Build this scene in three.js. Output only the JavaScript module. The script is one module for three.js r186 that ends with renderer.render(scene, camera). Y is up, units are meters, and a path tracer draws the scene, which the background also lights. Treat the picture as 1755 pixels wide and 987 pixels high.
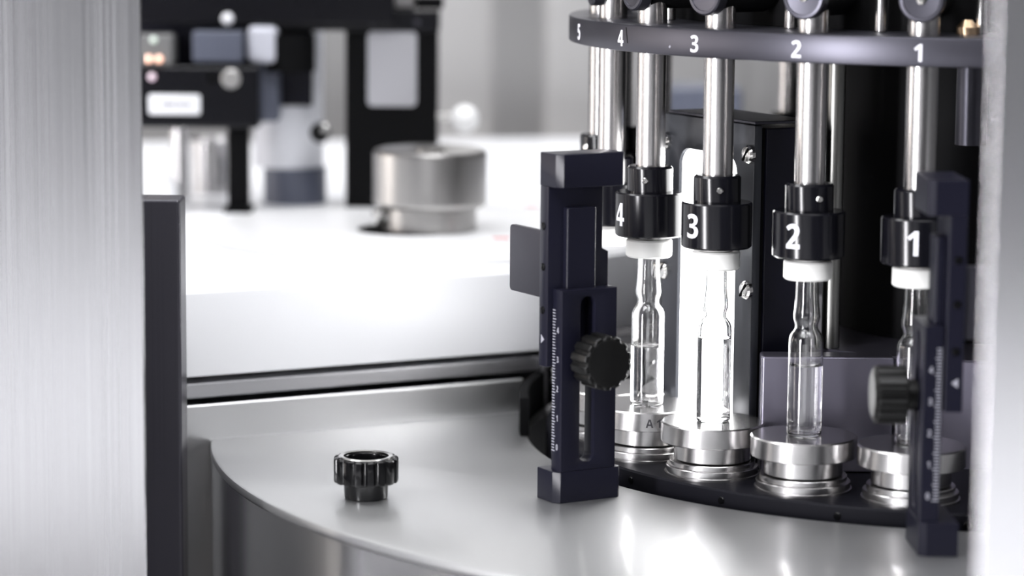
import * as THREE from 'three';
import { RoundedBoxGeometry } from 'three/addons/geometries/RoundedBoxGeometry.js';
import { mergeGeometries, toCreasedNormals } from 'three/addons/utils/BufferGeometryUtils.js';
import { TessellateModifier } from 'three/addons/modifiers/TessellateModifier.js';
import { TextGeometry } from 'three/addons/geometries/TextGeometry.js';
import { FontLoader } from 'three/addons/loaders/FontLoader.js';
import { RectAreaLightUniformsLib } from 'three/addons/lights/RectAreaLightUniformsLib.js';

// ---------------------------------------------------------------- camera, light levels, exposure
const scene = new THREE.Scene();
const FOCAL = 4800, PITCH = 0.1423, ROLL = 0.0083, CAM_H = 0.260;      // focal length in pixels of a 1755 x 987 frame; deck is y = 0
const camera = new THREE.PerspectiveCamera(2 * Math.atan(493.5 / FOCAL) * 180 / Math.PI, 1755 / 987, 0.05, 30);
camera.position.set(0, CAM_H, 0);
camera.rotation.order = 'YXZ';
camera.rotation.set(-PITCH, 0, ROLL);
camera.focus = 1.235;
camera.userData.fStop = 5.2;
const renderer = new THREE.WebGLRenderer();
renderer.toneMapping = THREE.LinearToneMapping;
renderer.toneMappingExposure = 1.1;
renderer.shadowMap.enabled = true;
RectAreaLightUniformsLib.init();
scene.background = new THREE.Color(0x000000);
const CEILING_LIGHT = 8, WALL_LIGHT = 70, WARM_LIGHT = 8, INSPECTION_LIGHT = 9;         // radiance of the luminaires

// ---------------------------------------------------------------- helpers (lengths in millimetres)
const mm = 0.001, RAD = Math.PI / 180;
let seed = 7;
const rnd = () => { seed = (seed * 1664525 + 1013904223) >>> 0; return seed / 4294967296; };
const taken = {};
function numbered(n) { if (!(n in taken)) { taken[n] = 0; return n; } taken[n]++; return n + '_' + String(taken[n]).padStart(3, '0'); }
function thing(name, label, category, [x, y, z] = [0, 0, 0], turn = 0, group) {
  const o = new THREE.Group(); o.name = numbered(name); o.position.set(x * mm, y * mm, z * mm); o.rotation.y = turn;
  o.userData = { label, category }; if (group) o.userData.group = group;
  scene.add(o); return o;
}
function part(name, geo, mat, parent, at, rot) {
  const m = new THREE.Mesh(geo, mat); m.name = name; m.castShadow = m.receiveShadow = true;
  if (at) m.position.set(at[0] * mm, at[1] * mm, at[2] * mm);
  if (rot) m.rotation.set(...rot);
  parent.add(m); return m;
}
function solo(name, geo, mat, label, category, at, rot, group) {
  const m = part(numbered(name), geo, mat, scene, at, rot); m.userData = { label, category }; if (group) m.userData.group = group; return m;
}
function struct(name, geo, mat, at, rot) { const m = part(name, geo, mat, scene, at, rot); m.userData = { kind: 'structure', label: STRUCT[name], category: name.split('_')[0] }; return m; }
const S = (g) => g.scale(mm, mm, mm);
const crease = (g, a = 0.5) => toCreasedNormals(g, a);
function lathe(p, seg = 64, a = 0.5) { return S(crease(new THREE.LatheGeometry(p.map(([r, y]) => new THREE.Vector2(Math.max(r, 0.0001), y)), seg), a)); }   // creased in millimetres: toCreasedNormals welds points closer than 0.01
function box(w, h, d, r = 0.4, x = 0, y = 0, z = 0) { return S(new RoundedBoxGeometry(w, h, d, 2, r).translate(x, y, z)); }
// box from its limits
function span(x0, x1, y0, y1, z0, z1, r = 0.4) { return box(x1 - x0, y1 - y0, z1 - z0, Math.min(r, (x1 - x0) / 2.01, (y1 - y0) / 2.01, (z1 - z0) / 2.01), (x0 + x1) / 2, (y0 + y1) / 2, (z0 + z1) / 2); }
// cylinder with chamfered ends from y = 0 up
function rod(r, h, c = 0.4, seg = 48) { return lathe([[0, 0], [r - c, 0], [r, c], [r, h - c], [r - c, h], [0, h]], seg); }
function poly(pts) { const s = new THREE.Shape(); pts.forEach(([x, y], i) => (i ? s.lineTo(x, y) : s.moveTo(x, y))); s.closePath(); return s; }
function roundedRect(x0, x1, y0, y1, r, hole = false) {
  const s = hole ? new THREE.Path() : new THREE.Shape();
  s.moveTo(x0 + r, y0); s.lineTo(x1 - r, y0); s.absarc(x1 - r, y0 + r, r, -Math.PI / 2, 0); s.lineTo(x1, y1 - r); s.absarc(x1 - r, y1 - r, r, 0, Math.PI / 2);
  s.lineTo(x0 + r, y1); s.absarc(x0 + r, y1 - r, r, Math.PI / 2, Math.PI); s.lineTo(x0, y0 + r); s.absarc(x0 + r, y0 + r, r, Math.PI, Math.PI * 1.5); return s;
}
// extrusion along +z with a small bevel that stays inside the depth
function extr(shape, depth, bevel = 0.3, seg = 24) {
  const o = bevel ? { depth: depth - 2 * bevel, bevelEnabled: true, bevelThickness: bevel, bevelSize: bevel, bevelOffset: -bevel, bevelSegments: 2, curveSegments: seg } : { depth, bevelEnabled: false, curveSegments: seg };
  const g = new THREE.ExtrudeGeometry(shape, o); if (bevel) g.translate(0, 0, bevel); return S(crease(g, 0.4));
}
// horizontal plate: the outline is given in plan as (x, z), top at y = top
function plate(shapePts, holes, bottom, top, bevel = 0.3, seg = 24) {
  const s = poly(shapePts.map(([x, z]) => [x, -z])); for (const h of holes) s.holes.push(new THREE.Path(h.map(([x, z]) => new THREE.Vector2(x, -z))));
  return extr(s, top - bottom, bevel, seg).rotateX(-Math.PI / 2).translate(0, bottom * mm, 0);
}
function arcPts(cx, cz, r, a0, a1, n) { const o = []; for (let i = 0; i <= n; i++) { const a = (a0 + (a1 - a0) * i / n) * RAD; o.push([cx - r * Math.sin(a), cz + r * Math.cos(a)]); } return o; }
function tube(pts, r, seg = 40, rs = 12) { return S(new THREE.TubeGeometry(new THREE.CatmullRomCurve3(pts.map((p) => new THREE.Vector3(...p))), seg, r, rs)); }

// ---------------------------------------------------------------- textures and materials
function noiseTexture(w, h, fn, srgb = false) {
  const d = new Uint8Array(w * h * 4);
  for (let y = 0; y < h; y++) for (let x = 0; x < w; x++) { const v = fn(x, y), i = (y * w + x) * 4; d[i] = d[i + 1] = d[i + 2] = Math.max(0, Math.min(255, v)); d[i + 3] = 255; }
  const t = new THREE.DataTexture(d, w, h); t.wrapS = t.wrapT = THREE.RepeatWrapping; t.magFilter = THREE.LinearFilter; t.minFilter = THREE.LinearFilter; t.needsUpdate = true;
  if (srgb) t.colorSpace = THREE.SRGBColorSpace; return t;
}
function valueNoise(n) { const g = Array.from({ length: n * n }, rnd); return (u, v) => { u = ((u % 1) + 1) % 1 * n; v = ((v % 1) + 1) % 1 * n; const x = Math.floor(u), y = Math.floor(v), f = u - x, k = v - y, s = f * f * (3 - 2 * f), t = k * k * (3 - 2 * k), q = (a, b) => g[(b % n) * n + (a % n)]; return (q(x, y) * (1 - s) + q(x + 1, y) * s) * (1 - t) + (q(x, y + 1) * (1 - s) + q(x + 1, y + 1) * s) * t; }; }
const cols = Array.from({ length: 512 }, rnd), rowsN = Array.from({ length: 512 }, rnd);
const n8 = valueNoise(8), n24 = valueNoise(24), n64 = valueNoise(64);
const brushedV = noiseTexture(512, 256, (x, y) => 120 + 70 * (cols[x] - 0.5) + 60 * (cols[(x * 3 + (y >> 6) * 37) % 512] - 0.5) + 30 * (n8(x / 512, y / 256) - 0.5));
const brushedRough = noiseTexture(512, 256, (x, y) => 190 + 70 * (cols[x] - 0.5) + 30 * (n8(x / 512, y / 256) - 0.5));
const deckRough = noiseTexture(512, 512, (x, y) => { const u = x / 512, v = y / 512; return 175 + 40 * (rowsN[y] - 0.5) + 40 * (n8(u * 1, v * 2) - 0.5) + 40 * (n24(u, v * 4) - 0.5) + 25 * (n64(u, v * 3) - 0.5); });
const deckTone = noiseTexture(512, 512, (x, y) => { const u = x / 512, v = y / 512; return 226 + 36 * (rowsN[y] - 0.5) + 34 * (n8(u, v * 3) - 0.5) + 52 * (n24(u, v * 5) - 0.5); }, true);
const rep = (t, a, b) => { const c = t.clone(); c.repeat.set(a, b); c.needsUpdate = true; return c; };
const P = (o) => new THREE.MeshPhysicalMaterial(o), L = (r, g, b) => new THREE.Color().setRGB(r, g, b);
const MAT = {
  deck: P({ color: L(0.78, 0.785, 0.79), metalness: 1, roughness: 0.64, roughnessMap: rep(deckRough, 4, 4), map: rep(deckTone, 4, 4), clearcoat: 0.5, clearcoatRoughness: 0.14 }),
  apron: P({ color: L(0.74, 0.74, 0.745), metalness: 1, roughness: 0.24 }),
  splash: P({ color: L(0.74, 0.74, 0.745), metalness: 1, roughness: 0.38 }),
  rail: P({ color: L(0.6, 0.6, 0.62), metalness: 1, roughness: 0.35 }),
  rodSteel: P({ color: L(0.47, 0.46, 0.46), metalness: 1, roughness: 0.27, bumpMap: rep(n64Texture(), 2, 6), bumpScale: 0.00002 }),
  turned: P({ color: L(0.52, 0.51, 0.51), metalness: 1, roughness: 0.24 }),
  turnedTop: P({ color: L(0.70, 0.70, 0.70), metalness: 1, roughness: 0.3 }),
  dullSteel: P({ color: L(0.46, 0.45, 0.44), metalness: 1, roughness: 0.33 }),
  darkSteel: P({ color: L(0.22, 0.22, 0.21), metalness: 1, roughness: 0.35 }),
  screw: P({ color: L(0.7, 0.69, 0.67), metalness: 1, roughness: 0.18 }),
  panel: P({ color: L(0.50, 0.50, 0.515), metalness: 1, roughness: 0.32, roughnessMap: rep(brushedRough, 3, 1), bumpMap: rep(brushedV, 3, 1), bumpScale: 0.0000025 }),
  backSteel: P({ color: L(0.44, 0.435, 0.43), metalness: 1, roughness: 0.36 }),
  black: P({ color: L(0.004, 0.004, 0.006), roughness: 0.19, specularIntensity: 0.7 }),
  anodized: P({ color: L(0.007, 0.007, 0.014), roughness: 0.30, specularIntensity: 0.45 }),
  anodizedGrey: P({ color: L(0.062, 0.061, 0.075), roughness: 0.36, metalness: 0.8 }),
  hubGrey: P({ color: L(0.20, 0.19, 0.24), metalness: 0.8, roughness: 0.3 }),
  matteBlack: P({ color: L(0.003, 0.003, 0.0035), roughness: 0.7, specularIntensity: 0.2 }),
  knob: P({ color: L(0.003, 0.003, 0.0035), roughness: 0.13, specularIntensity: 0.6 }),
  knobMatte: P({ color: L(0.004, 0.004, 0.004), roughness: 0.35, specularIntensity: 0.5 }),
  ink: P({ color: L(0.75, 0.75, 0.80), roughness: 0.6 }),
  inkGrey: P({ color: L(0.28, 0.28, 0.32), roughness: 0.6 }),
  inkDark: P({ color: L(0.03, 0.03, 0.035), roughness: 0.6 }),
  inkRed: P({ color: L(0.5, 0.03, 0.03), roughness: 0.6 }),
  whitePlastic: P({ color: L(0.90, 0.905, 0.93), roughness: 0.35 }),
  capWhite: P({ color: L(0.80, 0.80, 0.78), roughness: 0.4 }),
  glass: P({ color: L(1, 1, 1), roughness: 0, transmission: 1, thickness: 0.6, ior: 1.5 }),
  water: P({ color: L(1, 1, 1), roughness: 0, transmission: 1, thickness: 5, ior: 1.33 }),
  greyBlue: P({ color: L(0.10, 0.11, 0.15), roughness: 0.4 }),
  paleBlock: P({ color: L(0.6, 0.61, 0.68), roughness: 0.35 }),
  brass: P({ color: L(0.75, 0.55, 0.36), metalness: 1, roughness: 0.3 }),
  wall: P({ color: L(0.14, 0.14, 0.145), roughness: 0.9 }),
  ceiling: P({ color: L(0.75, 0.75, 0.75), roughness: 0.9 }),
  floor: P({ color: L(0.18, 0.18, 0.185), roughness: 0.4 }),
};
function n64Texture() { return noiseTexture(256, 256, (x, y) => 128 + 70 * (n64(x / 256, y / 256) - 0.5) + 60 * (rnd() - 0.5)); }
const glow = (r, g, b, k = 1) => P({ color: L(0.8, 0.8, 0.8), emissive: L(r, g, b), emissiveIntensity: k, roughness: 0.6 });

const font = await new FontLoader().loadAsync('fonts/droid/droid_sans_bold.typeface.json');
// lettering laid on a cylinder of radius R (standing, facing +z before the turn), letters raised 0.12 mm
const tess = new TessellateModifier(0.9, 5);
function lettering(text, size, R, squeeze = 1) {
  let g = new TextGeometry(text, { font, size, depth: 0.14, curveSegments: 5 });
  g.computeBoundingBox(); const b = g.boundingBox; g.translate(-(b.min.x + b.max.x) / 2, -(b.min.y + b.max.y) / 2, -0.04); g.scale(squeeze, 1, 1);
  g = tess.modify(g.index ? g.toNonIndexed() : g);
  if (R) { const p = g.attributes.position; for (let i = 0; i < p.count; i++) { const a = p.getX(i) / R, r = R + p.getZ(i); p.setXYZ(i, r * Math.sin(a), p.getY(i), r * Math.cos(a)); } }
  g.deleteAttribute('normal'); g.computeVertexNormals(); return S(g);
}

// ---------------------------------------------------------------- the room
const STRUCT = { floor: 'grey laboratory floor', ceiling: 'white laboratory ceiling', wall_left: 'pale wall on the left', wall_right: 'pale wall on the right', wall_back: 'pale wall behind the machine', wall_front: 'wall facing the machine' };
const RX0 = -2200, RX1 = 2200, RZ0 = -3200, RZ1 = 1700, RY0 = -900, RY1 = 1700;
struct('floor', span(RX0, RX1, RY0 - 60, RY0, RZ0, RZ1), MAT.floor);
struct('ceiling', span(RX0, RX1, RY1, RY1 + 60, RZ0, RZ1), MAT.ceiling);
struct('wall_left', span(RX0 - 60, RX0, RY0 - 60, RY1 + 60, RZ0, RZ1), MAT.wall);
struct('wall_right', span(RX1, RX1 + 60, RY0 - 60, RY1 + 60, RZ0, RZ1), MAT.wall);
struct('wall_back', span(RX0 - 60, RX1 + 60, RY0 - 60, RY1 + 60, RZ0 - 60, RZ0), MAT.wall);
struct('wall_front', span(RX0 - 60, RX1 + 60, RY0 - 60, RY1 + 60, RZ1, RZ1 + 60), MAT.wall);

solo('added_bench', mergeGeometries([span(-620, 1700, -200, -165, -430, 1050, 4), span(-600, 1680, -898, -200, -380, 1000, 4)]), P({ color: L(0.85, 0.85, 0.86), roughness: 0.5 }), 'unseen white bench added in front of the machine to brighten the steel panels', 'bench');  // unseen bench, added so the lower steel panels reflect something bright
// a flat luminaire: tray, glowing diffuser and an area light of the same size just in front of it. Faces local +z.
function luminaire(name, label, w, h, at, target, radiance, tint = [1, 1, 1], group) {
  const t = thing(name, label, 'light', at, 0, group);
  t.lookAt(new THREE.Vector3(...target).multiplyScalar(mm));
  part('tray', span(-w / 2 - 15, w / 2 + 15, -h / 2 - 15, h / 2 + 15, -40, 0, 2), MAT.ceiling, t);
  part('light_diffuser', span(-w / 2, w / 2, -h / 2, h / 2, 0.5, 3, 1), glow(...tint, Math.min(radiance, 1.5)), t);
  const l = new THREE.RectAreaLight(L(...tint), radiance, w * mm, h * mm);
  l.position.set(0, 0, 5 * mm); l.rotation.y = Math.PI; t.add(l);
  return t;
}
for (const [x, z] of [[-700, -1500], [500, -1500], [-700, -300], [500, -300], [-700, 480], [500, 480]])
  luminaire('ceiling_light', 'flat rectangular ceiling light panel', 900, 500, [x, RY1 - 5, z], [x, -1000, z], CEILING_LIGHT, [0.97, 0.98, 1], 'ceiling light panels');
luminaire('wall_light', 'tall narrow light panel on the left wall', 300, 1680, [-2060, 60, 1050], [100, 60, -1200], WALL_LIGHT, [0.98, 0.97, 1]);
luminaire('wall_light', 'narrow warm light strip on the left wall', 120, 1100, [-2170, 100, -2150], [0, 100, -2150], WARM_LIGHT, [1, 0.9, 0.82]);
luminaire('wall_light', 'wide warm light panel on the left wall', 320, 1100, [-2170, 100, -1420], [0, 100, -1420], WARM_LIGHT, [1, 0.92, 0.86]);

// ---------------------------------------------------------------- the machine: deck, splash, rail, white table
const CX = 216.9, CZ = -1330;                                   // axis of the carousel
const D0 = [-144, -1300.4], U = [0.88632, -0.46307], N = [0.46307, 0.88632];   // back line of the deck: a point on it, its direction, the direction towards the viewer
const onLine = (s, off = 0) => [D0[0] + U[0] * s + N[0] * off, D0[1] + U[1] * s + N[1] * off];
const angleOf = ([x, z]) => Math.atan2(-(x - CX), z - CZ) / RAD;      // angle round the axis: 0 towards the viewer, 90 to the left
const S0 = (CX - D0[0]) * U[0] + (CZ - D0[1]) * U[1], OFF = (CX - D0[0]) * N[0] + (CZ - D0[1]) * N[1];
const chord = (r, off = 0) => Math.sqrt(r * r - (OFF - off) ** 2);
const DECK_R = 360, HOLE_R = 209;
{
  const t = thing('machine_deck', 'brushed stainless steel deck with a rounded front edge and apron', 'deck', [0, 0, 0]);
  const a0 = angleOf(onLine(S0 - chord(DECK_R))), a1 = angleOf(onLine(S0 + chord(DECK_R))), h0 = angleOf(onLine(S0 - chord(HOLE_R))), h1 = angleOf(onLine(S0 + chord(HOLE_R)));
  part('deck_top', plate([...arcPts(CX, CZ, DECK_R, a0, a1, 120), ...arcPts(CX, CZ, HOLE_R, h1, h0, 90)], [], -4, 0, 1.2), MAT.deck, t);
  part('apron', plate([...arcPts(CX, CZ, DECK_R - 0.6, a0 + 0.3, a1, 120), ...arcPts(CX, CZ, DECK_R - 3, a1, a0 + 0.3, 120)], [], -420, -4.2, 0.3), MAT.apron, t);
  part('well_wall', plate(arcPts(CX, CZ, HOLE_R + 3, 0, 358, 179), [arcPts(CX, CZ, HOLE_R + 0.5, 0, 358, 179)], -60, -4.2, 0.3), MAT.splash, t);
  part('well_floor', plate(arcPts(CX, CZ, HOLE_R + 2, 0, 357, 90), [], -64, -60, 0.3), MAT.splash, t);
}
function lineBox(s0, s1, off0, off1, y0, y1, r) {            // a bar along the back line of the deck
  const g = span(s0, s1, y0, y1, off0, off1, r); g.rotateY(Math.atan2(-U[1], U[0])); g.translate(D0[0] * mm, 0, D0[1] * mm); return g;
}
const SPLASH_END = S0 - chord(213.5) - 3;
solo('splash_panel', lineBox(-300, SPLASH_END, -3, -0.6, -420, 16.8, 1.2), MAT.splash, 'low stainless steel upstand along the back of the deck', 'panel');
solo('guide_rail', lineBox(-260, SPLASH_END + 11.8, -22, -7, 18.8, 26, 0.8), MAT.rail, 'aluminium rail under the white plastic table', 'rail');
{
  const t = thing('added_light_shield', 'unseen closed steel tray added under the white table to keep light out behind the rail', 'cabinet', [0, 0, 0]), E1 = SPLASH_END + 12;  // unseen tray, added to shut out room light so the rail gaps stay dark
  part('tray_floor', lineBox(-300, E1, -300, -3.4, -4, -1.5, 0.4), MAT.rail, t);
  part('rear_wall', lineBox(-300, E1, -303, -300.2, -4, 29, 0.4), MAT.rail, t);
  part('end_wall', lineBox(-303, -300.2, -300, -3.4, -4, 29, 0.4), MAT.rail, t);
  part('end_wall', lineBox(E1 + 0.2, E1 + 2.6, -300, -3.4, -4, 29, 0.4), MAT.rail, t);
}
{
  const a = S0 - chord(206, -6), start = angleOf(onLine(a, -6));
  const pts = [onLine(-420, -6), onLine(a, -6), ...arcPts(CX, CZ, 206, start, 176, 40), [230, -2180], [-900, -1950]];
  solo('white_table', plate(pts, [], 29.3, 69.4, 0.8), MAT.whitePlastic, 'thick white plastic table behind the steel deck', 'table');
}
solo('carousel_guard', plate([...arcPts(CX, CZ, 213, 86, 150, 50), ...arcPts(CX, CZ, 208.5, 150, 86, 50)], [], 0.1, 18.6, 0.6), MAT.matteBlack, 'black curved guard beside the left of the carousel', 'guard');

// ---------------------------------------------------------------- carousel turret
const ROD_R = 174.9, RING_R = 191, STEP = 360 / 23, TH1 = 15.75;
const TH = (k) => TH1 + STEP * (k - 1);
const at = (deg, r) => [CX - r * Math.sin(deg * RAD), CZ + r * Math.cos(deg * RAD)];
const RING0 = 188.4, RING1 = 200.5, DISC_TOP = 5, PED_TOP = 28.4;
const SQ = 'carousel';
const turret = thing('carousel_turret', 'round black carousel with a numbered upper ring and a lower disc', SQ, [CX, 0, CZ]);
{
  const circle = (r, n, cx = 0, cz = 0) => arcPts(cx, cz, r, 0, 360 * (n - 1) / n, n - 1);
  const ring = part('upper_ring', plate(circle(RING_R, 180), [circle(118, 90), ...Array.from({ length: 23 }, (_, k) => circle(7, 24, -ROD_R * Math.sin(TH(k + 1) * RAD), ROD_R * Math.cos(TH(k + 1) * RAD)))], RING0, RING1, 0.8), MAT.anodizedGrey, turret);
  for (let k = 1; k <= 5; k++) {
    const g = lettering(String(k), 7.2, RING_R, 0.92);
    part('ring_number', g, MAT.ink, ring, [0, (RING0 + RING1) / 2 - 0.3, 0], [0, -TH(k) * RAD, 0]);
  }
  for (const [deg, w, h, tilt, y, m] of [[61.1, 0.55, 7, 0.2, 195.6, MAT.matteBlack], [51.6, 1.1, 0.9, 0.78, 192.2, MAT.inkGrey]])  // a thin dark slash and a small grey mark on the ring
    part('ring_mark', span(-w / 2, w / 2, -h / 2, h / 2, -0.2, 0.06, 0.02).rotateZ(tilt), m, ring, [-RING_R * Math.sin(deg * RAD), y, RING_R * Math.cos(deg * RAD)], [0, -deg * RAD, 0]);
  part('beige_reflection', lathe([[0, 0], [4.6, 0], [4.6, 3], [2, 6], [0, 6]], 24), MAT.brass, turret, [at(10, 158)[0] - CX, RING1, at(10, 158)[1] - CZ]);  // brass cone put in for the beige reflections above the ring
  const disc = part('lower_disc', lathe([[60, -18], [199.4, -18], [200, -17], [200, DISC_TOP - 0.8], [199.2, DISC_TOP], [60, DISC_TOP]], 160, 0.6), P({ color: L(0.006, 0.006, 0.009), roughness: 0.55, specularIntensity: 0.2 }), turret);
  for (let k = 0; k <= 5; k++) {                                   // rim screws; their black colour stands for the shade in the screw holes
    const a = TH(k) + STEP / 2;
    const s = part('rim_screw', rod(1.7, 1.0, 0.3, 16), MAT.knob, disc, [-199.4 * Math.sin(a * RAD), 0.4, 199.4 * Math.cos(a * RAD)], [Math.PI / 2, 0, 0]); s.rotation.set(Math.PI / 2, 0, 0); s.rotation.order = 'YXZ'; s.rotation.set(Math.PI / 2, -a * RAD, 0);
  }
  part('lower_hub', lathe([[0, 5.1], [108, 5.1], [108, 53], [107, 54], [0, 54]], 96, 0.6), MAT.hubGrey, turret);
  part('drive_block', span(110, 168, 5.1, 57, -1226, -1212, 1.2).translate(-CX * mm, 0, -CZ * mm), MAT.hubGrey, turret);
  part('central_drum', lathe([[0, 40], [61, 40], [61, 186], [118, 187], [118, 260], [0, 260]], 96, 0.6), MAT.matteBlack, turret);
  part('upper_drum', lathe([[60, 200.6], [146, 200.6], [146, 300], [60, 300]], 96, 0.6), MAT.matteBlack, turret);
  for (let k = -1; k <= 4; k++) { const [x, z] = at(TH(k) + STEP / 2, 155); part('guide_pin', rod(2.7, 70, 0.3, 24), MAT.rodSteel, turret, [x - CX, RING1, z - CZ]); }
  { const [x, z] = at(44, 104); part('support_column', rod(4.2, 134.3, 0.3, 24), MAT.darkSteel, turret, [x - CX, 54, z - CZ]); }
  part('dark_sleeve', lathe([[0, 152], [6.6, 152], [6.6, 188], [0, 188]], 32, 0.6), MAT.anodizedGrey, turret, [at(9, 132)[0] - CX, 0, at(9, 132)[1] - CZ]);
}

// one gripper spindle: steel rod, black hub and numbered collar, white cap, roller arm above the ring
const spindleGeo = {
  rod: rod(6.6, 92, 0.4, 48), hub: lathe([[6.7, 124.5], [10.3, 124.5], [10.3, 136], [9.4, 137], [6.7, 137]], 48), screw: lathe([[0, 0], [1.5, 0], [1.5, 0.9], [1.1, 1.3], [0.6, 1.3], [0.5, 0.7], [0, 0.7]], 18),
  collar: lathe([[5, 105.4], [14.6, 105.4], [15.4, 106.2], [15.4, 124.6], [14.8, 125.3], [10, 125.3]], 72), cap: lathe([[5.4, 95.8], [9.6, 95.8], [10.4, 96.6], [10.4, 103.2], [9.8, 103.9], [7.2, 104], [7.2, 106], [0, 106], [0, 103.3], [5.4, 103]], 48),
  arm: lathe([[0, -26], [8.2, -26], [8.6, -25.5], [8.6, 4], [0, 4]], 40), roller: lathe([[0, 5], [8.9, 5], [9.4, 5.5], [9.4, 10.2], [8.8, 10.9], [7.6, 11], [7.4, 10.5], [2.2, 10.2], [0, 10.2]], 56), rollerScrew: lathe([[0, 0], [2, 0], [2, 0.9], [1.2, 1.2], [0.8, 0.6], [0, 0.6]], 20), base: null };
function spindle(k, label, opts = {}) {
  const a = TH(k), [x, z] = at(a, ROD_R), lift = opts.lift || 0;
  const t = thing('gripper_spindle', label, 'spindle', [x, lift, z], -a * RAD, opts.group);       // local +z points away from the axis
  part('rod', spindleGeo.rod, MAT.rodSteel, t, [0, 128, 0]);
  const hub = part('hub', spindleGeo.hub, MAT.black, t);
  part('set_screw', spindleGeo.screw, MAT.screw, hub, [10.0 * Math.sin(0.85), 131, 10.0 * Math.cos(0.85)], [Math.PI / 2, 0, 0]).rotation.set(Math.PI / 2, 0, -0.85);
  const c = part('collar', spindleGeo.collar, MAT.black, t);
  if (opts.number) part('collar_number', lettering(opts.number, 10.4, 15.4, 0.9), MAT.ink, c, [0, 115.6, 0]);
  part('cap', spindleGeo.cap, MAT.capWhite, t);
  if (!opts.plain) {
    part('roller_arm', spindleGeo.arm, MAT.matteBlack, t, [0, 215.5, 0], [Math.PI / 2, 0, 0]);
    const r = part('roller', spindleGeo.roller, MAT.anodizedGrey, t, [0, 215.5, 0], [Math.PI / 2, 0, 0]);
    part('roller_screw', spindleGeo.rollerScrew, MAT.screw, r, [0, 10.2, 0]);
  }
  return t;
}
const WORD = ['', 'one', 'two', 'three', 'four'];
for (let k = 1; k <= 4; k++) spindle(k, `gripper spindle with black collar numbered ${WORD[k]} ${['', 'half hidden by a bracket', 'before the black drum', 'before the lit window', 'beside the winged bracket'][k]}`, { number: String(k), group: 'gripper spindles of the carousel' });
spindle(5, 'gripper spindle rising just behind the black bracket with the side wing', { group: 'gripper spindles of the carousel' });
for (const k of [6, 7, 8, 9, 10, 11]) spindle(k, 'unnumbered gripper spindle on the far side of the carousel', { group: 'far gripper spindles of the carousel', lift: 6 });

// pedestals
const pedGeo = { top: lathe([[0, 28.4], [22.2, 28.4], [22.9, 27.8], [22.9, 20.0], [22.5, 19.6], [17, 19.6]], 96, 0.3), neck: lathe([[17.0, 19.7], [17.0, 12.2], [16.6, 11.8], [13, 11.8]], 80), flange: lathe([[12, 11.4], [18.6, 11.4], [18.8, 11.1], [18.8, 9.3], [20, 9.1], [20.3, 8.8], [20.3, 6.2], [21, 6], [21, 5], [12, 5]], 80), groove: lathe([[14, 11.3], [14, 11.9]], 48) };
function pedestal(k, label, group) {
  const a = TH(k), [x, z] = at(a, ROD_R), t = thing('ampoule_pedestal', label, 'pedestal', [x, 0, z], -a * RAD, group);
  part('turntable', pedGeo.top, MAT.turned, t); part('neck', pedGeo.neck, MAT.turned, t);
  part('flange', pedGeo.flange, MAT.turned, t); part('gap_shade', pedGeo.groove, MAT.matteBlack, t);  // black strip painted in for the shade between neck and flange
  return t;
}
for (let k = 1; k <= 5; k++) {
  const t = pedestal(k, k === 4 ? 'round stepped steel pedestal engraved with a dark letter A and numeral' : k === 5 ? 'stepped steel pedestal seen through the slot of the bracket' : ['', 'round stepped steel pedestal half hidden by a bracket, below collar one', 'round stepped steel pedestal before the dark drum, below collar two', 'round stepped steel pedestal with brightly lit top, below collar three'][k], 'ampoule pedestals on the lower disc');
  if (k === 4) { const e = part('engraving', lettering('A 1', 3.7, 22.9, 1), MAT.inkDark, t, [0, 23.6, 0]); e.rotation.y = 50 * RAD + 0.31; }
}
for (let k = 6; k <= 8; k++) pedestal(k, 'round stepped steel pedestal on the far side of the carousel', 'far pedestals of the carousel');

// ampoules
function ampoule(k, level, label) {
  const [x, z] = at(TH(k), ROD_R), t = thing('glass_ampoule', label, 'ampoule', [x, PED_TOP, z], 0, 'glass ampoules on the pedestals');
  const o = [[0, 0.05], [6.4, 0.05], [7.1, 0.3], [7.45, 1.0], [7.45, 1.5], [7.45, 40], [7.45, 40.5], [7.3, 42.2], [6.8, 43.6], [5.8, 44.9], [5.1, 46.0], [4.85, 47.0], [5.0, 48.2], [5.5, 49.6], [5.8, 51], [5.75, 52.6], [5.4, 55.5], [5.05, 60], [4.9, 66], [4.85, 71], [4.4, 73], [3, 74.2], [0, 74.6]];
  const w = 0.65, inner = [[0, 73.9], [2.8, 73.5], [3.9, 72.5], [4.2, 71], [4.25, 66], [4.4, 60], [4.75, 55.5], [5.1, 52.6], [5.15, 51], [4.85, 49.6], [4.35, 48.2], [4.2, 47], [4.45, 46], [5.15, 44.8], [6.1, 43.5], [6.6, 42], [6.8, 40.5], [6.8, 40], [6.8, 2.2], [6.8, 1.7], [6.3, 0.95], [0, 0.8]];
  part('glass_wall', lathe([...o, ...inner], 56, 1.2), MAT.glass, t);
  const h = level - PED_TOP;
  part('liquid', lathe([[0, 0.75], [6.35, 0.9], [6.85, 1.7], [6.85, 2.2], [6.85, h], [6.85, h + 0.6], [6.3, h + 0.15], [5, h - 0.1], [0, h - 0.2]], 56, 0.5), MAT.water, t);
}
ampoule(1, 58, 'clear glass ampoule under collar one, half hidden by a bracket');
ampoule(2, 58.5, 'clear glass ampoule standing under collar two before the black drum');
ampoule(3, 65, 'glass ampoule glowing white before the lit window under collar three');
ampoule(4, 55, 'brightly lit glass ampoule between the bracket and the lit window');

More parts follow.
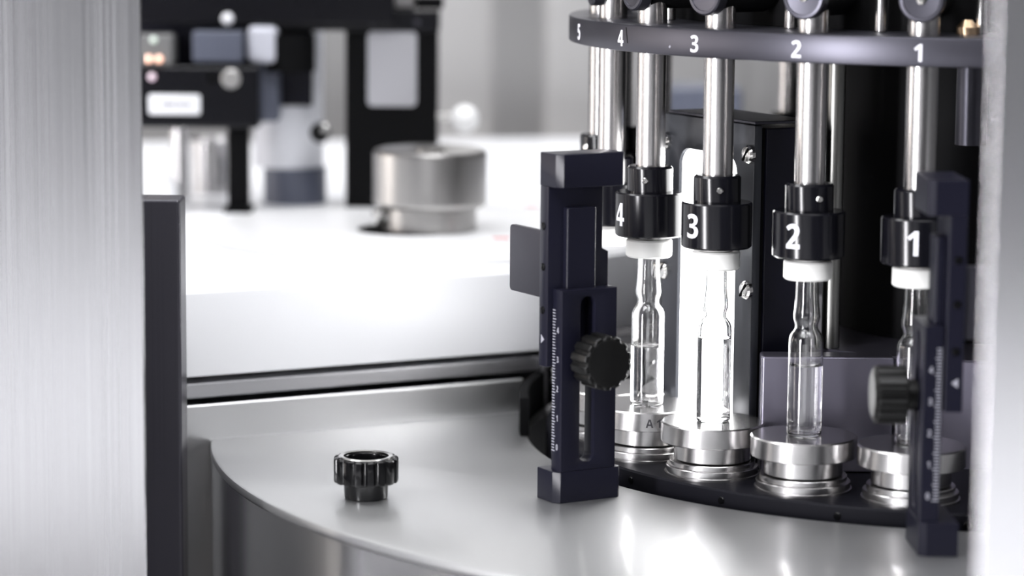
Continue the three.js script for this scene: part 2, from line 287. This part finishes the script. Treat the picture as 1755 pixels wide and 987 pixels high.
// ---------------------------------------------------------------- inspection light box (faces 62 degrees to the left)
{
  const A = 62, [x, z] = at(A, 146), t = thing('inspection_light_box', 'black light box with a tall glowing white window and corner screws', 'light box', [x, 0, z], -A * RAD);   // local +z outwards, +x to the right
  const s = roundedRect(-38.5, 38.5, 9, 157, 0.6); s.holes.push(roundedRect(-24.4, 24.4, 16, 142.2, 8, true));
  part('front_plate', extr(s, 4, 0.3).translate(0, 0, -4 * mm), P({ color: L(0.05, 0.053, 0.062), metalness: 0.6, roughness: 0.35 }), t);
  part('housing', span(-37, 38.2, 9, 155.5, -33, -6.5, 0.6), MAT.anodized, t);
  part('seal', span(-36.5, 37, 10, 155, -6.5, -4, 0.3), MAT.matteBlack, t);
  part('top_cover', span(-36, 37, 157.2, 158.6, -31, -1, 0.4), MAT.anodizedGrey, t);
  part('light_window', extr(roundedRect(-24.3, 24.3, 16.1, 142.1, 8), 1.6, 0).translate(0, 0, -3.2 * mm), glow(1, 1, 1, 3), t);
  const l = new THREE.RectAreaLight(L(1, 1, 1), INSPECTION_LIGHT, 44 * mm, 122 * mm); l.position.set(0, 79 * mm, -0.8 * mm); l.rotation.y = Math.PI; t.add(l);
  for (const sx of [-35.6, 35.6]) for (const y of [144.2, 83.8, 23]) {
    const g = part('corner_screw', lathe([[0, 0], [4.1, 0], [4.1, 1.6], [3.4, 2.6], [0, 3.1]], 28), MAT.screw, t, [sx, y, 0], [Math.PI / 2, 0, 0]);
    part('screw_slot', span(-3.6, 3.6, 2.6, 3.25, -0.45, 0.45, 0.1), MAT.matteBlack, g, [0, 0, 0], [0, 0.9, 0]);
  }
}

// ---------------------------------------------------------------- slotted brackets (local x away from the outer face, z = face with the slot)
function ribbedKnob(r, h, n, depth, bore) {                         // a lobed knob, axis +z
  const s = new THREE.Shape(), m = n * 12;
  for (let i = 0; i <= m; i++) { const a = i / m * Math.PI * 2, k = Math.cos(a * n), q = r - depth * (k > 0 ? Math.pow(k, 0.7) : 0); i ? s.lineTo(q * Math.cos(a), q * Math.sin(a)) : s.moveTo(q * Math.cos(a), q * Math.sin(a)); }
  if (bore) { const p = new THREE.Path(); p.absarc(0, 0, bore, 0, Math.PI * 2); s.holes.push(p); }
  return S(crease(new THREE.ExtrudeGeometry(s, { depth: h - 2, bevelEnabled: true, bevelThickness: 1, bevelSize: 1, bevelOffset: -1, bevelSegments: 3, curveSegments: 40 }).translate(0, 0, 1), 0.6));
}
function bracket(label, [x, z], turn, mirror) {
  const t = thing('slotted_bracket', label, 'bracket', [x, 0, z], turn, 'slotted brackets on the deck');
  const f = mirror ? -1 : 1;
  const put = (g) => { if (mirror) { g.scale(1, 1, -1); const i = g.index; if (i) { for (let k = 0; k < i.count; k += 3) { const a = i.getX(k); i.setX(k, i.getX(k + 1)); i.setX(k + 1, a); } } else for (const n of Object.keys(g.attributes)) { const q = g.attributes[n], w = q.itemSize, d = q.array; for (let k = 0; k < q.count; k += 3) for (let c = 0; c < w; c++) { const a = d[k * w + c]; d[k * w + c] = d[(k + 1) * w + c]; d[(k + 1) * w + c] = a; } } g.computeVertexNormals(); } return g; };
  const add = (n, g, m, p = t) => part(n, put(g), m, p);
  // outline in plan (x, z) with a broad chamfer on the outer front edge
  const chamfered = (w, y0, y1, zf) => plate([[0, -15.4], [0, zf - 2.9], [2.3, zf], [w - 1.4, zf], [w, zf - 1.4], [w, -15.4]], [], y0, y1, 0.35);
  add('base', chamfered(32.6, 0, 13.6, 0), MAT.anodized);
  const sl = poly([[2.2, 13.6], [29.6, 13.6], [29.6, 91.6], [2.2, 91.6]]); { const h = new THREE.Path(); h.moveTo(18.6, 20.5); h.lineTo(18.6, 85); h.absarc(15.1, 85, 3.5, 0, Math.PI); h.lineTo(11.6, 20.5); h.absarc(15.1, 20.5, 3.5, Math.PI, 2 * Math.PI); sl.holes.push(h); }
  const post = add('slotted_post', extr(sl, 8, 0.5, 12).translate(0, 0, -8 * mm), MAT.anodized);
  // graduation on the outer side of the post: ticks and digits
  const ticks = []; for (let i = 0; i <= 48; i++) { const y = 22 + i * 1.26; ticks.push(span(2.08, 2.24, y, y + 0.45, -7.4, i % 5 ? -5.4 : -4.8, 0.02)); }
  add('graduation_ticks', mergeGeometries(ticks), MAT.inkGrey, post);
  const digits = []; for (let i = 0; i <= 4; i++) { const g = lettering(String(i), 2.6, 0, 0.8); if (mirror) g.scale(-1, 1, 1); g.rotateY(-Math.PI / 2); g.translate(2.2 * mm, (24 + i * 12.6) * mm, -3.2 * mm); digits.push(g); }
  add('graduation_digits', mergeGeometries(digits), MAT.inkGrey, post);
  const sh = poly([[0, 58], [30, 58], [30, 106], [27, 107.5], [27, 135], [0, 135]]);
  const slider = add('slider', extr(sh, 7, 0.35).translate(0, 0, -15.4 * mm), MAT.anodized);
  add('raised_plate', span(7.2, 21.6, 88, 126.2, -8.5, -4.6, 0.9), MAT.anodized, slider);
  add('index_mark', (() => { const g = extr(poly([[-13.4, 67.6], [-10.8, 69.5], [-13.4, 71.4]].map(([a, b]) => [a, b])), 0.12, 0); g.rotateY(-Math.PI / 2); g.scale(1, 1, 1); g.translate(0.02 * mm, 0, 0); return g; })(), MAT.inkGrey, slider);
  for (const y of [82, 100.5, 118]) add('side_screw', lathe([[0, 0], [1.7, 0], [1.6, 0.5], [0, 0.7]], 18).rotateZ(Math.PI / 2).translate(0, y * mm, -12.2 * mm), MAT.knob, slider);
  add('top_block', chamfered(33, 135, 149.2, 0.2), MAT.anodized);
  const wing = extr(roundedRect(-44, -13, 86.6, 115.4, 2), 2.4, 0.3); wing.rotateY(-Math.PI / 2); wing.scale(1, 1, 1);
  // after the turn local z of the outline is its x
  add('wing_plate', wing.translate(4.2 * mm, 0, 0), MAT.anodizedGrey);
  add('clamp_washer', rod(6.2, 4.4, 0.2, 32).rotateX(Math.PI / 2).translate(15.1 * mm, 62.2 * mm, 0.1 * mm), MAT.knobMatte);
  const k = add('clamp_knob', ribbedKnob(11.7, 12.5, 14, 1.2).translate(15.1 * mm, 62.2 * mm, 4.4 * mm), MAT.knobMatte);
  add('knob_face', lathe([[0, 0], [10, 0], [10, 0.6], [9, 1.0], [0, 1.2]], 40).rotateX(Math.PI / 2).translate(15.1 * mm, 62.2 * mm, 16.8 * mm), MAT.knobMatte, k);
  add('clamp_bolt', rod(2.6, 16, 0.2, 20).rotateX(Math.PI / 2).translate(15.1 * mm, 62.2 * mm, -14 * mm), MAT.screw);
  return t;
}
bracket('black slotted bracket with a side wing on the deck beside collar four', [19.3, -1166.5], 30 * RAD, false);
bracket('black slotted bracket on the deck in front of collar one', [161, -1077], 1.5 * RAD + Math.PI / 2, true);

// ---------------------------------------------------------------- loose knob lying on the deck
{
  const t = thing('fluted_knob', 'shiny black fluted knob lying upside down on the steel deck', 'knob', [-61.9, 0, -1177]);
  part('fluted_rim', ribbedKnob(13.9, 11, 16, 1.3, 9.5).rotateX(-Math.PI / 2), MAT.knob, t, [0, 7, 0]);
  part('boss', lathe([[0, 0], [8.8, 0], [9.3, 0.6], [9.6, 6], [10.5, 7.6], [0, 7.6]], 48), MAT.knob, t);
  part('dish', lathe([[0, 11], [4, 11], [4.2, 14.6], [5, 14.8], [6, 12], [9.6, 12.5], [9.6, 7.6], [0, 7.6]], 48), MAT.knobMatte, t);
  part('metal_insert', lathe([[9.7, 15], [9.7, 18.4], [11.4, 18.6], [11.8, 18.2], [11.6, 17.9], [9.7, 17]], 56), MAT.screw, t);
}

// ---------------------------------------------------------------- frame of the opening: steel panels and dark post
solo('frame_panel', span(-560, -149, -500, 700, -1123, -1120, 0.5), MAT.panel, 'brushed steel frame panel left of the dark post', 'panel');
solo('dark_post', span(-172, -149.4, -500, 119.6, -1272, -1250, 1.6), P({ color: L(0.048, 0.046, 0.058), roughness: 0.45, metalness: 0.2, roughnessMap: rep(brushedRough, 1, 1) }), 'dark anodised upright post beside the steel frame panel', 'post');
solo('door_frame', span(133, 420, -500, 700, -780, -778, 0.6), P({ color: L(0.64, 0.64, 0.66), metalness: 1, roughness: 0.2 }), 'pale blurred steel door frame right of the carousel', 'panel');

// ---------------------------------------------------------------- background on the white table
const T = 69.4;
{
  const t = thing('turntable_hub', 'large round steel cap on the pale disc of the white table', 'hub', [-46, T, -1545]);
  part('base_disc', lathe([[0, 0], [129, 0], [130, 0.5], [126, 2], [0, 2]], 128), P({ color: L(0.78, 0.78, 0.79), roughness: 0.35 }), t);
  part('recess_shade', lathe([[0, 2], [28, 2], [28, 2.3], [0, 2.3]], 80), MAT.matteBlack, t, [-12, 0, 3]);  // flat black disc, painted shade of a recess beside the neck
  part('neck', lathe([[0, 2], [26, 2], [26, 16], [0, 16]], 80), MAT.dullSteel, t);
  part('cap', lathe([[20, 15], [29, 15], [30.8, 16], [31.6, 18], [31.6, 18.5], [31.6, 44], [31.6, 44.5], [30.8, 46.2], [28.5, 47], [28, 47], [22, 46], [8, 45], [8, 47.5], [0, 47.8]], 96, 0.7), MAT.dullSteel, t);
  part('thumb_screw', rod(3.2, 9, 0.5, 20).rotateX(0.3), MAT.screw, t, [-26.5, 5, 9]);
  part('wing_handle', span(-6.5, 3.5, 0, 4, -1.4, 1.4, 1), MAT.screw, t, [-26.5, 8.5, 11.5], [0, 0, -0.5]);
  for (const [x, z] of [[40, 40], [58, -120]]) part('red_mark', span(-4.5, 4.5, 2, 2.3, -3, 3, 0.1), MAT.inkRed, t, [x, 0, z]);
}
{
  const t = thing('column_unit', 'black column with a silver plate behind the round steel cap', 'column', [-72, T, -1660]);
  part('column', span(-27, 27, 0, 112, -20, 12, 1.5), MAT.matteBlack, t);
  part('silver_plate', extr(roundedRect(-14.5, 14.5, 62, 106, 3), 1, 0.2), P({ color: L(0.5, 0.5, 0.53), roughness: 0.4, metalness: 0.5 }), t, [0.5, 0, 12]);
  part('cross_bar', span(-68, 28, 106, 118, -20, 14, 1), MAT.black, t);
  for (const x of [-11, 15]) part('bolt', rod(2, 1.2, 0.3, 16).rotateX(Math.PI / 2), MAT.anodizedGrey, t, [x, 111, 14]);
  part('valve_block', span(-34, 14, 118, 150, -16, 6, 3), P({ color: L(0.32, 0.31, 0.31), roughness: 0.4, metalness: 0.7 }), t);
  part('valve_fitting', rod(5, 30, 1, 24), MAT.paleBlock, t, [-33, 118, 8]);
  part('valve_cap', rod(4, 4, 1.5, 24).rotateX(Math.PI / 2), MAT.paleBlock, t, [-7, 127, 6]);
  part('connector', span(14, 30, 119, 126, -10, 8, 1), MAT.matteBlack, t);
  part('lever', rod(2.2, 16, 0.4, 16).rotateZ(-Math.PI / 2), MAT.screw, t, [26, 56, 6]);
  part('ball_grip', new THREE.SphereGeometry(8.6 * mm, 32, 20), P({ color: L(0.85, 0.85, 0.85), roughness: 0.15 }), t, [43, 54.5, 6]);  // white colour stands for the highlight on a polished ball
  part('side_knob', rod(6, 7, 1, 24).rotateX(Math.PI / 2), MAT.knobMatte, t, [-42, 46, 6]);
  part('side_knob_screw', rod(2.5, 3, 0.8, 20).rotateX(Math.PI / 2), MAT.screw, t, [-39, 49, 13]);
  part('pale_cylinder', lathe([[0, 0], [21, 0], [21, 82], [19, 84], [0, 84]], 48), P({ color: L(0.82, 0.83, 0.88), roughness: 0.35 }), t, [-64, 22, -32]);
  part('motor', lathe([[0, 0], [15, 0], [15, 22], [0, 22]], 40), MAT.matteBlack, t, [-60, 82, 8]);
  part('dark_foot', lathe([[0, 0], [19, 0], [19, 22], [0, 22]], 40), MAT.greyBlue, t, [-60, 0, -30]);
}
{
  const t = thing('sensor_unit', 'black sensor box with a white label and indicator lamps on a leg', 'sensor', [-180, T, -1640]);
  part('body', span(-50, 32, 50, 86, -20, 14, 2), MAT.black, t);
  part('leg', span(13, 25, 3.4, 52, -6, 8, 1), MAT.matteBlack, t);
  part('leg_foot', span(11, 27, 0, 3.4, -10, 12, 0.8), MAT.matteBlack, t);
  const lab = part('label_plate', extr(roundedRect(-32, -2, 58, 69.6, 1.4), 0.6, 0.1), MAT.whitePlastic, t, [0, 0, 14]);
  for (const [x, w] of [[-24.5, 8], [-15.5, 4], [-10.5, 3]]) part('label_print', span(0, w, 62.6, 65, 0.6, 0.7, 0.04), MAT.inkGrey, lab, [x, 0, 0]);
  part('dial', rod(5.6, 3, 0.8, 32).rotateX(Math.PI / 2), P({ color: L(0.45, 0.44, 0.43), metalness: 0.6, roughness: 0.35 }), t, [16, 79, 14]);
  part('socket', rod(3.4, 1, 0.3, 24).rotateX(Math.PI / 2), MAT.matteBlack, t, [5, 79.5, 14]);
  for (const x of [-32, -26]) part('indicator_lamp', new THREE.SphereGeometry(2.1 * mm, 20, 12), glow(1, 0.36, 0.12, 1.6), t, [x, 90, 13]);
  part('indicator_lamp', new THREE.SphereGeometry(2.2 * mm, 20, 12), glow(0.42, 0.07, 0.25, 0.7), t, [-30, 79.6, 14]);
  part('indicator_lamp', new THREE.SphereGeometry(2 * mm, 20, 12), glow(0.05, 0.35, 0.08, 0.5), t, [-29, 101, 12]);
  part('lamp_block', span(-40, -18, 86, 104, -10, 12, 2), P({ color: L(0.15, 0.15, 0.15), roughness: 0.4 }), t);
  part('drive_block', span(-7, 22, 88, 106, -14, 10, 1.5), MAT.greyBlue, t);
  part('pale_elbow', span(24, 42, 87, 109, -18, 2, 4), MAT.paleBlock, t);
  part('elbow_arm', span(28, 42, 52, 88, -24, -8, 3), MAT.greyBlue, t);
  part('top_beam', span(-60, 110, 110, 160, -30, 0, 1), MAT.black, t);
  part('back_plate', span(-60, 60, 60, 112, -34, -30, 1), MAT.anodized, t);
  part('beam_highlight', new THREE.SphereGeometry(3.6 * mm, 24, 16), P({ color: L(0.85, 0.85, 0.88), roughness: 0.2 }), t, [13, 113, 3]);  // white sphere put in for a highlight at the beam
}
// upright parts standing on the table under the sensor unit
for (const [x, z, r, h, label] of [[-203, -1700, 5.5, 46, 'slim grey metal cylinder below the sensor box'], [-187, -1740, 14, 36, 'wide pale metal cylinder below the sensor box']])
  solo('metal_cylinder', lathe([[0, 0], [r, 0], [r, h - 3], [r - 2, h], [0, h]], 40), MAT.turned, label, 'cylinder', [x, T, z]);
for (const [x, z, h, label] of [[-203, -1640, 20, 'clear round-topped peg on the table near the dark post'], [-146, -1760, 30, 'clear round-topped peg on the table between leg and column'], [-212, -1600, 14, 'short clear round-topped peg half hidden by the dark post']])
  solo('rounded_peg', lathe([[0, 0], [6.5, 0], [6.5, h - 6.5], [5.6, h - 3], [3.4, h - 0.9], [0, h]], 40, 1), P({ color: L(0.88, 0.88, 0.9), roughness: 0.15 }), label, 'peg', [x, T, z]);

// steel enclosure behind the table: separate folded sheets
const sheets = [[-420, -90, -2330, 0.1], [-90, -20, -2340, -0.05], [-20, 26, -2330, 0.07], [26, 75, -2322, -0.08], [75, 190, -2320, -0.03], [190, 330, -2320, -0.06], [330, 620, -2300, 0.0]];
for (const [x0, x1, z, a] of sheets) solo('enclosure_sheet', span(-(x1 - x0) / 2, (x1 - x0) / 2, -100, 900, -2, 0, 0.5), MAT.backSteel, 'upright steel sheet of the enclosure behind the white table', 'panel', [(x0 + x1) / 2, 0, z], [0, a, 0], 'steel sheets of the rear enclosure');
solo('rear_box', span(95, 150, 69.4, 130, -1900, -1840, 2), MAT.greyBlue, 'dark blue box on the white table behind the carousel ring', 'box');
solo('power_cable', tube([[168, 230, -1480], [160, 190, -1470], [150, 165, -1465], [149, 140, -1462], [158, 100, -1450], [166, 52, -1436]], 1.6, 50, 10), MAT.matteBlack, 'thin black cable hanging inside the carousel behind the rods', 'cable');

renderer.render(scene, camera);
